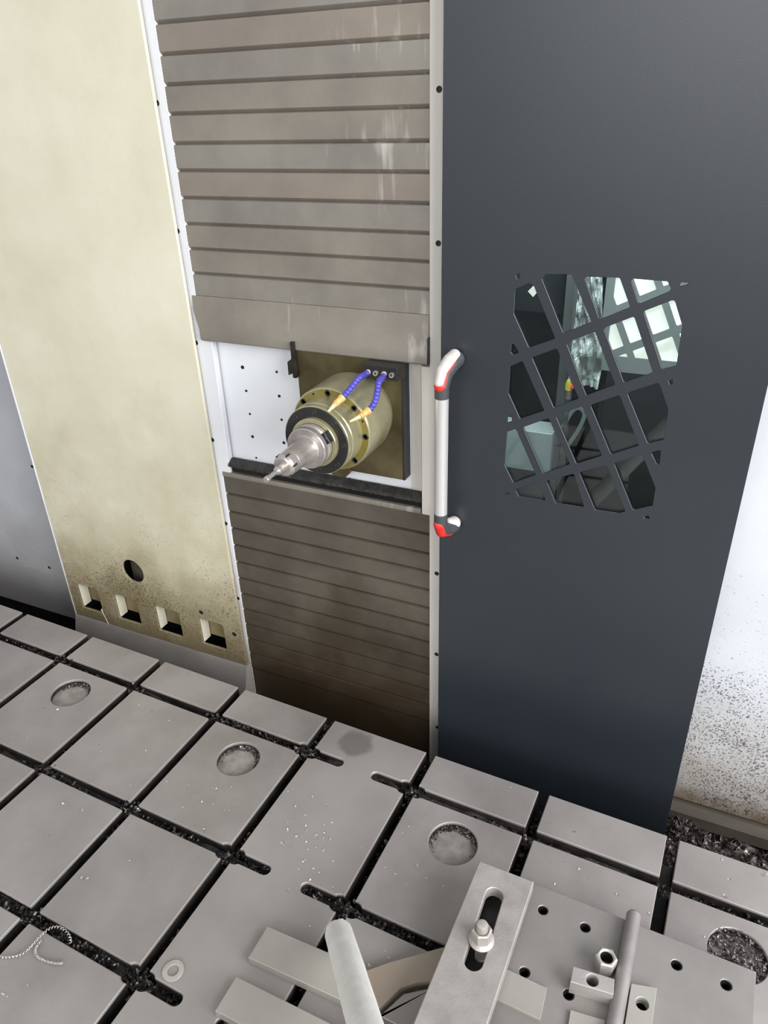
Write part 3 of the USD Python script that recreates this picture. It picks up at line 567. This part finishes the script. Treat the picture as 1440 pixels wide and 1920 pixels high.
# ================================================================== SLIDING DOOR
YD = .10
HOLES = [[(0.873, 0.771), (0.892, 0.781), (0.898, 0.777), (0.932, 0.71), (0.897, 0.694), (0.873, 0.739)], [(0.908, 0.787), (0.912, 0.793), (0.946, 0.795), (0.977, 0.736), (0.942, 0.718)],
 [(0.963, 0.791), (0.965, 0.793), (1.006, 0.794), (1.023, 0.759), (1.02, 0.757), (0.989, 0.741), (0.986, 0.742)], [(1.02, 0.792), (1.023, 0.794), (1.063, 0.793), (1.068, 0.785), (1.067, 0.781), (1.035, 0.764), (1.032, 0.765)],
 [(1.077, 0.788), (1.079, 0.793), (1.088, 0.793), (1.085, 0.79), (1.079, 0.788)], [(1.04, 0.754), (1.042, 0.756), (1.072, 0.771), (1.075, 0.77), (1.088, 0.741), (1.089, 0.689), (1.074, 0.683), (1.072, 0.684)],
 [(0.994, 0.728), (0.996, 0.731), (1.028, 0.747), (1.03, 0.746), (1.062, 0.677), (1.029, 0.66), (1.027, 0.661)], [(0.948, 0.704), (0.951, 0.708), (0.983, 0.724), (1.017, 0.655), (0.981, 0.636), (0.98, 0.637)],
 [(0.902, 0.681), (0.935, 0.697), (0.971, 0.63), (0.938, 0.612)], [(0.872, 0.665), (0.889, 0.675), (0.925, 0.606), (0.891, 0.589), (0.872, 0.625)], [(0.872, 0.702), (0.884, 0.686), (0.875, 0.682), (0.872, 0.685)],
 [(0.872, 0.59), (0.878, 0.592), (0.879, 0.583), (0.872, 0.58)], [(0.872, 0.566), (0.884, 0.572), (0.887, 0.57), (0.92, 0.504), (0.887, 0.485), (0.871, 0.514)], [(0.896, 0.577), (0.932, 0.596), (0.968, 0.53), (0.931, 0.508)],
 [(0.942, 0.6), (0.945, 0.603), (0.975, 0.619), (0.978, 0.617), (1.011, 0.55), (0.977, 0.532)], [(0.988, 0.622), (0.991, 0.625), (1.024, 0.642), (1.058, 0.573), (1.025, 0.555), (1.022, 0.556)],
 [(1.034, 0.645), (1.037, 0.648), (1.069, 0.664), (1.072, 0.663), (1.088, 0.629), (1.088, 0.586), (1.07, 0.578), (1.068, 0.58)], [(1.075, 0.566), (1.087, 0.572), (1.088, 0.551), (1.085, 0.549)],
 [(1.029, 0.541), (1.032, 0.544), (1.064, 0.561), (1.088, 0.514), (1.088, 0.485), (1.065, 0.474), (1.062, 0.475)], [(0.983, 0.518), (0.985, 0.521), (1.019, 0.537), (1.053, 0.469), (1.044, 0.464), (1.011, 0.463)],
 [(0.937, 0.496), (0.939, 0.499), (0.975, 0.516), (0.995, 0.464), (0.953, 0.463)], [(0.891, 0.474), (0.894, 0.477), (0.924, 0.493), (0.938, 0.464), (0.896, 0.464)],
 [(1.082, 0.669), (1.087, 0.671), (1.088, 0.665), (1.085, 0.663)], [(0.872, 0.465), (0.882, 0.467), (0.881, 0.464)], [(1.079, 0.466), (1.085, 0.469), (1.087, 0.464), (1.081, 0.463)], [(0.873, 0.79), (0.878, 0.792), (0.879, 0.786), (0.875, 0.785)]]
dpoly = sbox(.7685, -.30, 1.1975, 1.75)
for h in HOLES:
    p = Polygon(h); s = soften(p, .0022) if p.area > 1.2e-4 else p
    dpoly = dpoly.difference(s)
dr = Thing('sliding_door', 'dark anthracite sliding door with diagonal lattice window and long grab handle', 'machine door', (.98, YD, -.9))
dp = dr.part('door_sheet', upright(dpoly, YD, YD + .0035, .0004), M['door'], smooth=20)
dr.part('folded_edge', cat([bx(1.1955, 1.1975, YD + .0036, YD + .035, -.9, 1.75), bx(.7685, .7705, YD + .0036, YD + .018, -.30, 1.75), bx(.7685, 1.1975, YD + .0036, YD + .018, -.90, -.301)]), M['door'])
dr.part('window_glass', bx(.858, 1.100, YD + .0042, YD + .0072, .452, .806), M['glass'], smooth=False, label='clear pane behind the lattice')
# handle
A0, A1 = np.array([.7873, .055, .6300]), np.array([.7873, .055, .4290])
hp = dr.part('handle', tube([A0 + [0, 0, .004], A1 - [0, 0, .004]], .0100, 28), M['alu'], label='brushed aluminium grab handle bar', smooth=50)
def mount(sgn, A, F):
    up3 = [A + [0, 0, -.004 * sgn], A + [0, 0, .010 * sgn], A + np.array([.001, .008, .026 * sgn]), A * .35 + F * .65 + [0, 0, .010 * sgn], F]
    r = [.0103, .0106, .0112, .0118, .0120]
    out = np.array([-.003, -.009, .007 * sgn]); out /= np.linalg.norm(out)
    core = hull_chain(up3, r)
    red = hull_chain([p + out * .0034 for p in up3[1:]], [.0096, .0100, .0106, .0104])
    shl = hull_chain([p + out * .0058 + [0, 0, .0035 * sgn] for p in up3[1:]], [.0078, .0088, .0096, .0090])
    return core, red, shl
for sgn, A, F in ((1, A0, np.array([.7950, .092, .6700])), (-1, A1, np.array([.7950, .092, .3960]))):
    c_, r_, s_ = mount(sgn, A, F)
    dr.part('handle_mount', c_, M['hgrey'], parent=hp, label='dark grey plastic mount', smooth=50)
    if sgn > 0:
        dr.part('mount_trim', r_, M['hred'], parent=hp, label='red plastic trim', smooth=50)
        dr.part('mount_shell', s_, M['hpale'], parent=hp, label='pale plastic shell', smooth=50)
    else:
        dr.part('mount_shell', hull_chain([F + np.array([-.0025, -.013, .0125]), F + np.array([.001, -.001, .0050])], [.0070, .0112]), M['hpale'], parent=hp, label='pale plastic shell', smooth=50)
        dr.part('mount_trim', r_, M['hred'], parent=hp, label='red plastic trim', smooth=50)

# ================================================================== INSIDE OF THE MACHINE, SEEN THROUGH THE LATTICE
inn = Thing('machine_interior', 'dark enclosure walls behind the lattice window', 'enclosure', (.8, .6, -.9))
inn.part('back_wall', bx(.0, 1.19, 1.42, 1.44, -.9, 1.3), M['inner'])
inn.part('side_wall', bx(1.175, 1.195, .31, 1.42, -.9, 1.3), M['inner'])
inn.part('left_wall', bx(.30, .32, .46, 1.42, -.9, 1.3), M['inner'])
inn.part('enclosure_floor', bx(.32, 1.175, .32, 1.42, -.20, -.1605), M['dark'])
inn.part('pillar', bx(.835, .852, .62, .70, -.16, .80), M['innerg'], label='grey upright post')
inn.part('cross_beam', bx(.60, .835, .66, .70, .60, .75), M['inner'])
cab = Thing('white_cabinet', 'pale cabinet inside the enclosure, lower left in the lattice window', 'cabinet', (.72, .63, -.16))
cab.part('cabinet_body', upright(rrect(.58, .262, .838, .358, .002), .60, .664, .002), M['pale'])
cab.part('cabinet_base', bx(.60, .825, .61, .66, -.16, .262), M['innerg'])
arm = Thing('hooked_arm', 'white hooked strap arm beside the pale cabinet in the enclosure', 'bracket arm', (.86, .6, .30))
ap = smooth_path([(.8530, .62, .3752), (.8722, .62, .4096), (.8860, .62, .4200), (.8950, .62, .4150), (.8960, .62, .3920), (.8862, .62, .3640), (.8700, .62, .3300), (.862, .63, .27)], 40)
P3 = Polygon(LineString(ap[:, [0, 2]]).buffer(.0042, cap_style=2))
arm.part('strap', upright(P3, .61, .635, .0008), M['pale'])
arm.part('strap_foot', bx(.856, .868, .612, .634, -.16, .272), M['innerg'])
lamp = Thing('signal_lamp', 'small amber and red signal lamp seen through the lattice', 'signal lamp', (.8835, .5, .47))
lz = lathe_z([(.497, 0), (.497, .0052), (.508, .0056), (.517, .0030), (.519, 0)], .8797, .5, 20); lamp.part('amber_lens', lz, M['lampy'], smooth=50)
lr = trimesh.creation.icosphere(2, .0042); lr.apply_scale((.8, .8, 1.5)); lr.apply_translation((.8885, .499, .506)); lamp.part('red_lens', lr, M['lampr'], smooth=50)
lamp.part('lamp_base', cat([lathe_z([(.480, 0), (.480, .0075), (.490, .0065), (.497, .0065), (.497, 0)], .8810, .5, 18), bx(.877, .885, .496, .504, -.16, .48)]), M['holder'], smooth=30)
tagd = Thing('white_tag', 'small glowing diamond added as a bright spot behind the top left of the lattice window', 'tag', (.872, .2, .74))
tagd.part('tag_sheet', upright(Polygon([(.8731, .7556), (.8790, .7462), (.8739, .7396), (.8656, .7472)]), .1985, .2000), M['pane'])  # glows like the pane, in place of a bright gap
tagd.part('tag_wire', tube([(.8731, .1992, .7550), (.871, .20, .80), (.868, .23, .90), (.862, .26, 1.28)], .0008, 6), M['innerg'])
# crumpled film
gx, gz = np.meshgrid(np.linspace(0, 1, 46), np.linspace(0, 1, 60)); 
fxl = .868 + .004 * np.sin(gz * 3); fxr = .895 + .035 * np.clip(1.25 - gz * 1.1, 0, 1) ; fx = fxl + (fxr - fxl) * gx; fz = .49 + gz * .33
cr_ = .03 * (np.abs(meshkit.fbm(np.stack([gx * 3 + gz * 2, gz * 5, gx * 0], -1), 4, 9) - .5) * 2) + .012 * np.abs(meshkit.noise(np.stack([gx * 8 + gz * 6, gz * 16, gx * 0], -1), 3) - .5)
V = np.stack([fx, .56 - cr_, fz], -1).reshape(-1, 3); idx = np.arange(46 * 60).reshape(60, 46)
q = np.stack([idx[:-1, :-1], idx[:-1, 1:], idx[1:, 1:], idx[1:, :-1]], -1).reshape(-1, 4)
fm = trimesh.Trimesh(np.vstack([V, V + [0, .001, 0]]), np.vstack([q[:, [0, 1, 2]], q[:, [0, 2, 3]], q[:, [0, 2, 1]] + len(V), q[:, [0, 3, 2]] + len(V)]), process=False)
film = Thing('plastic_film', 'crumpled grey plastic film hanging behind the lattice window', 'plastic film', (.89, .56, .49))
film.part('film_sheet', fm, M['sheet'], smooth=False)
film.part('film_hook', tube([(.875, .553, .818), (.872, .56, .9), (.87, .6, 1.25)], .0015, 6), M['innerg'])
# far window with its own lattice
ylat = .86
a1 = np.array([.032, -.067]); a1 /= np.linalg.norm(a1); b1 = np.array([.035, .018]); b1 /= np.linalg.norm(b1)
O = np.array([.9680, .5480]) - b1 * .0275
fw = sbox(.875, .425, 1.125, .70); cells = []
for i in range(-5, 6):
    for j in range(-4, 5):
        c = O + b1 * .0525 * i + a1 * .092 * j
        hw, hl = .0525 / 2 - .0075, .092 / 2 - .009
        cells.append(soften(Polygon([c + b1 * s * hw + a1 * t_ * hl for s, t_ in ((-1, -1), (1, -1), (1, 1), (-1, 1))]), .003))
lat = fw.difference(unary_union(cells).intersection(sbox(.894, .4615, 1.098, .69)))
far = Thing('far_window', 'bright far window with its own diagonal lattice at the back of the enclosure', 'machine window', (.99, ylat, .44))
for geom in (lat.geoms if isinstance(lat, MultiPolygon) else [lat]): far.part('lattice', upright(geom, ylat, ylat + .003), M['latgrey'])
far.part('daylit_pane', bx(.885, 1.118, ylat + .03, ylat + .034, .43, .695), M['pane'], label='glowing daylit pane')
far.part('window_panel', cat([bx(.885, 1.125, ylat + .034, ylat + .05, -.16, .70), bx(.90, 1.10, ylat - .002, ylat + .034, -.16, .425)]), M['inner'])

# ================================================================== FOREGROUND PIECES ON THE TABLE (table coordinates)
def tthing(name, label, cat_, x, y, z=0.0, group=None):
    w = tw(x, y, z); return Thing(name, label, cat_, w, TR, group=group), (x, y, z)
def tpart(t, name, m, mt, label=None, smooth=30, parent=None):
    th, (x, y, z) = t; m = m.copy(); m.apply_translation((-x, -y, -z)); return th.part(name, m, mt, label=label, smooth=smooth, parent=parent, raw=True)
# fixture plate with tapped holes
PZ = .030
pp_ = sbox(1.0240, -.61, 1.3215, -.1835)
holes = [(1.0590, -.217), (1.1160, -.217), (1.0605, -.307), (1.2310, -.217), (1.2890, -.2165), (1.1170, -.310), (1.231, -.31), (1.289, -.31), (1.1995, -.2885), (1.1400, -.2950)]
for hx, hy in holes: pp_ = pp_.difference(Point(hx, hy).buffer(.0068, quad_segs=6))
t = tthing('fixture_plate', 'flat grey steel fixture plate with tapped holes under the loose parts', 'steel plate', 1.16, -.40)
pp0 = tpart(t, 'plate', prism(pp_, .001, PZ, .0008), M['plate'], smooth=20)
for hx, hy in holes:
    tpart(t, 'hole_bush', lathe_z([(.002, .0066), (PZ - .0022, .0066), (PZ - .0012, .0056), (PZ - .004, .0052), (.004, .0050), (.004, .0)], hx, hy, 20), M['socket'], parent=pp0)
# clamp strap
CZ = .064
cs = Polygon([(.9630, -.206), (1.0405, -.205), (1.0435, -.50), (.9660, -.50)])
cs = cs.difference(affinity.rotate(LineString([(.9985, -.2475), (1.0035, -.340)]).buffer(.0118, quad_segs=8), 0))
t = tthing('clamp_strap', 'slotted steel clamp strap bolted over the left edge of the fixture plate', 'clamp strap', 1.003, -.35)
tpart(t, 'strap', prism(cs, CZ - .018, CZ, .0012), M['clamp'], smooth=20)
tpart(t, 'heel_block', prism(sbox(.972, -.49, 1.022, -.432), .0004, CZ - .0182, .0006), M['clamp'])
t = tthing('riser_block', 'black block added under the clamp strap to darken its slot', 'riser block', 1.003, -.30)
tpart(t, 'block', prism(sbox(.9835, -.378, 1.0235, -.225).difference(Point(1.0035, -.3115).buffer(.0082)), .0004, .030, .0008), M['black'])  # black block added so that the strap slot looks deep and dark
t = tthing('clamp_stud', 'threaded stud with flanged hex nut standing in the strap slot', 'stud and nut', 1.0045, -.310)
bxx, byy = 1.0035, -.3115
tpart(t, 'stud', lathe_z([(.0005, 0), (.0005, .0077), (CZ + .030, .0077), (CZ + .0335, .0066), (CZ + .0345, .0045), (CZ + .0345, 0)], bxx, byy, 32), M['nut'], label='rounded stud end')
tpart(t, 'hex_nut', prism(hexagon(bxx, byy, .0225, .45).difference(Point(bxx, byy).buffer(.0079)), CZ + .0045, CZ + .0235, .0016), M['nut'])
tpart(t, 'nut_flange', lathe_z([(CZ + .0002, .0079), (CZ + .0002, .0160), (CZ + .0022, .0162), (CZ + .0062, .0122), (CZ + .0062, .0079)], bxx, byy, 40), M['nut'])
# lying rod
RR = .0092
t = tthing('steel_rod', 'dull round steel rod lying on the plate beside the hex nut', 'rod', 1.172, -.30, PZ)
rod = tube([(1.1705, -.176, PZ + RR), (1.1706, -.178, PZ + RR), (1.1708, -.180, PZ + RR), (1.1770, -.45, PZ + RR)], [RR * .75, RR * .93, RR, RR], 28)
tpart(t, 'rod', rod, M['rodm'], smooth=50)
# hex nut
t = tthing('hex_nut', 'tall steel hex nut standing on the plate left of the rod', 'nut', 1.1455, -.262, PZ)
nz = PZ + .025
hxp = hexagon(1.1500, -.2595, .0232, .18)
nb = prism(hxp.difference(Point(1.15, -.2595).buffer(.0078, quad_segs=8)), PZ + .0002, nz, .0016)
tpart(t, 'nut_body', nb, M['nut'], smooth=20)
tpart(t, 'thread', lathe_z([(PZ + .002, .0078), (nz - .003, .0076)], 1.15, -.2595, 24), M['bolt'])
# T-nut block
t = tthing('slot_nut', 'rectangular steel slot nut with one hole, in front of the hex nut', 'slot nut', 1.141, -.296, PZ)
tz0 = PZ + .024
nbk = Polygon([(1.1150, -.2880), (1.1640, -.2820), (1.1665, -.3010), (1.1165, -.3080)]).difference(Point(1.1400, -.2950).buffer(.0074, quad_segs=8))
tpart(t, 'nut_body', prism(nbk, PZ + .0003, tz0, .0007), M['clamp'], smooth=20)

# strip with a hole, right of the rod
t = tthing('drilled_strip', 'narrow steel strip with one drilled hole, right of the rod', 'steel strip', 1.20, -.36, PZ)
tpart(t, 'strip', prism(Polygon([(1.1835, -.2700), (1.2125, -.2620), (1.2175, -.46), (1.1890, -.46)]).difference(Point(1.1995, -.2885).buffer(.0076, quad_segs=8)), PZ + .0003, PZ + .010, .0006), M['bar'])
# sheets on the plate
t = tthing('shim_plate', 'thin pale shim plate on the fixture plate right of the clamp strap', 'shim plate', 1.068, -.35, PZ)
tpart(t, 'shim', prism(Polygon([(1.0385, -.3160), (1.0915, -.3170), (1.0940, -.3560), (1.0385, -.3560)]), PZ + .0002, PZ + .006, .0005), M['bar'])
t = tthing('shim_plate', 'pale shim plate in front of the slot nut at the bottom edge', 'shim plate', 1.15, -.36, PZ)
tpart(t, 'shim', prism(Polygon([(1.1235, -.3290), (1.1640, -.3230), (1.1640, -.40), (1.1300, -.40)]), PZ + .0002, PZ + .005, .0005), M['bar'])
# parallels
t = tthing('parallel_bar', 'flat pale steel bar lying beside the taped rod, the farther of two', 'steel bar', .80, -.408)
tpart(t, 'bar', prism(Polygon([(.7245, -.3880), (.9000, -.3800), (.9000, -.4270), (.7255, -.4345)]), .0004, .015, .0007), M['bar'])
t = tthing('parallel_bar', 'flat pale steel bar at the bottom edge, the nearer of two', 'steel bar', .83, -.482)
tpart(t, 'bar', prism(Polygon([(.7255, -.4610), (.9400, -.4560), (.9400, -.5020), (.7265, -.5065)]), .0004, .015, .0007), M['bar'])
# taped rod rising towards the camera
t = tthing('taped_rod', 'rod wrapped in rough white tape rising towards the camera', 'rod', .84, -.38)
d0, d1 = np.array([.8260, -.3672, .0365]), np.array([.9380, -.4985, .155])
u = (d1 - d0) / np.linalg.norm(d1 - d0); s = np.linspace(0, .46, 120); pth = d0 + u * s[:, None]
rm = tube(pth, .0185, 40); vv = rm.vertices.copy(); ax_ = (vv - d0) @ u; rad = vv - d0 - ax_[:, None] * u; rl = np.linalg.norm(rad, axis=1)[:, None] + 1e-9
dz = .0008 * (meshkit.fbm(np.c_[vv * 60], 3, 2) - .5) + .0009 * (meshkit.noise(np.c_[np.arctan2(rad[:, 2], rad[:, 0]) * 6, ax_ * 10, ax_ * 0], 8) - .5)
vv = vv + rad / rl * dz[:, None] * (rl > .005); near = ax_ < .003; vv -= (u * (.006 * meshkit.noise(vv * 420, 6) - .002)[:, None]) * near[:, None]; rm.vertices = vv
tpart(t, 'tape_wrap', rm, M['paint'], smooth=40)
tpart(t, 'rod_end', tube([d0 + u * .002, d0 - u * .0005], .0150, 24), M['clamp'])
t = tthing('rest_block', 'steel block under the raised near end of the taped rod', 'steel block', 1.04, -.64)
tpart(t, 'block', prism(sbox(1.00, -.675, 1.08, -.625), .0004, .245, .001), M['clamp'])
# brown board and grey flat under the clamp strap
t = tthing('scrap_board', 'brown scrap of board sticking out left of the clamp strap', 'board', .93, -.35)
bd = [(.8700, -.3890), (.8800, -.3790), (.8950, -.3640), (.9520, -.3150), (.9820, -.2985), (.9820, -.3480), (.9620, -.3570), (.9400, -.3700), (.9240, -.3850), (.9060, -.4300), (.8800, -.4300)]
tpart(t, 'board', prism(Polygon(bd), .0004, .018, .001), M['board'])
t = tthing('spacer_plate', 'grey spacer plate under the near end of the clamp strap', 'spacer plate', .955, -.43)
tpart(t, 'plate', prism(Polygon([(.9300, -.3890), (.9620, -.3650), (.9820, -.3600), (.9820, -.4250), (.9150, -.4250), (.9120, -.4320)]), .0004, .016, .001), M['plate'])
# washer
t = tthing('washer', 'plain steel washer lying on the table left of the pale bars', 'washer', .6395, -.4855)
tpart(t, 'ring', lathe_z([(.0003, .0072), (.0003, .0140), (.0012, .0145), (.0024, .0140), (.0028, .0128), (.0028, .0084), (.0022, .0072), (.0003, .0072)], .6395, -.4855, 40), M['nut'], smooth=25)
# long curled swarf
t = tthing('swarf_curl', 'long bright curled metal swarf lying on the table, lower left', 'swarf', .45, -.54)
for nm, pts in (('curl', [(.400, -.580, .003), (.419, -.571, .003), (.441, -.555, .004), (.445, -.529, .007), (.452, -.514, .009), (.468, -.509, .008), (.488, -.517, .003)]), ('curl', [(.449, -.532, .004), (.453, -.546, .003), (.473, -.550, .003), (.499, -.542, .003)])):
    pa = smooth_path(pts, 260); tg = np.gradient(pa, axis=0); tg /= np.linalg.norm(tg, axis=1)[:, None]; sd = np.cross(tg, [0, 0, 1.0]); sd /= np.linalg.norm(sd, axis=1)[:, None]; u2 = np.cross(sd, tg)
    ph = np.linspace(0, 2 * np.pi * 30, 260)[:, None]; hl = pa + .0017 * (np.cos(ph) * sd + np.sin(ph) * u2)
    tpart(t, nm, tube(hl, .0007, 5), M['bright'], smooth=50)
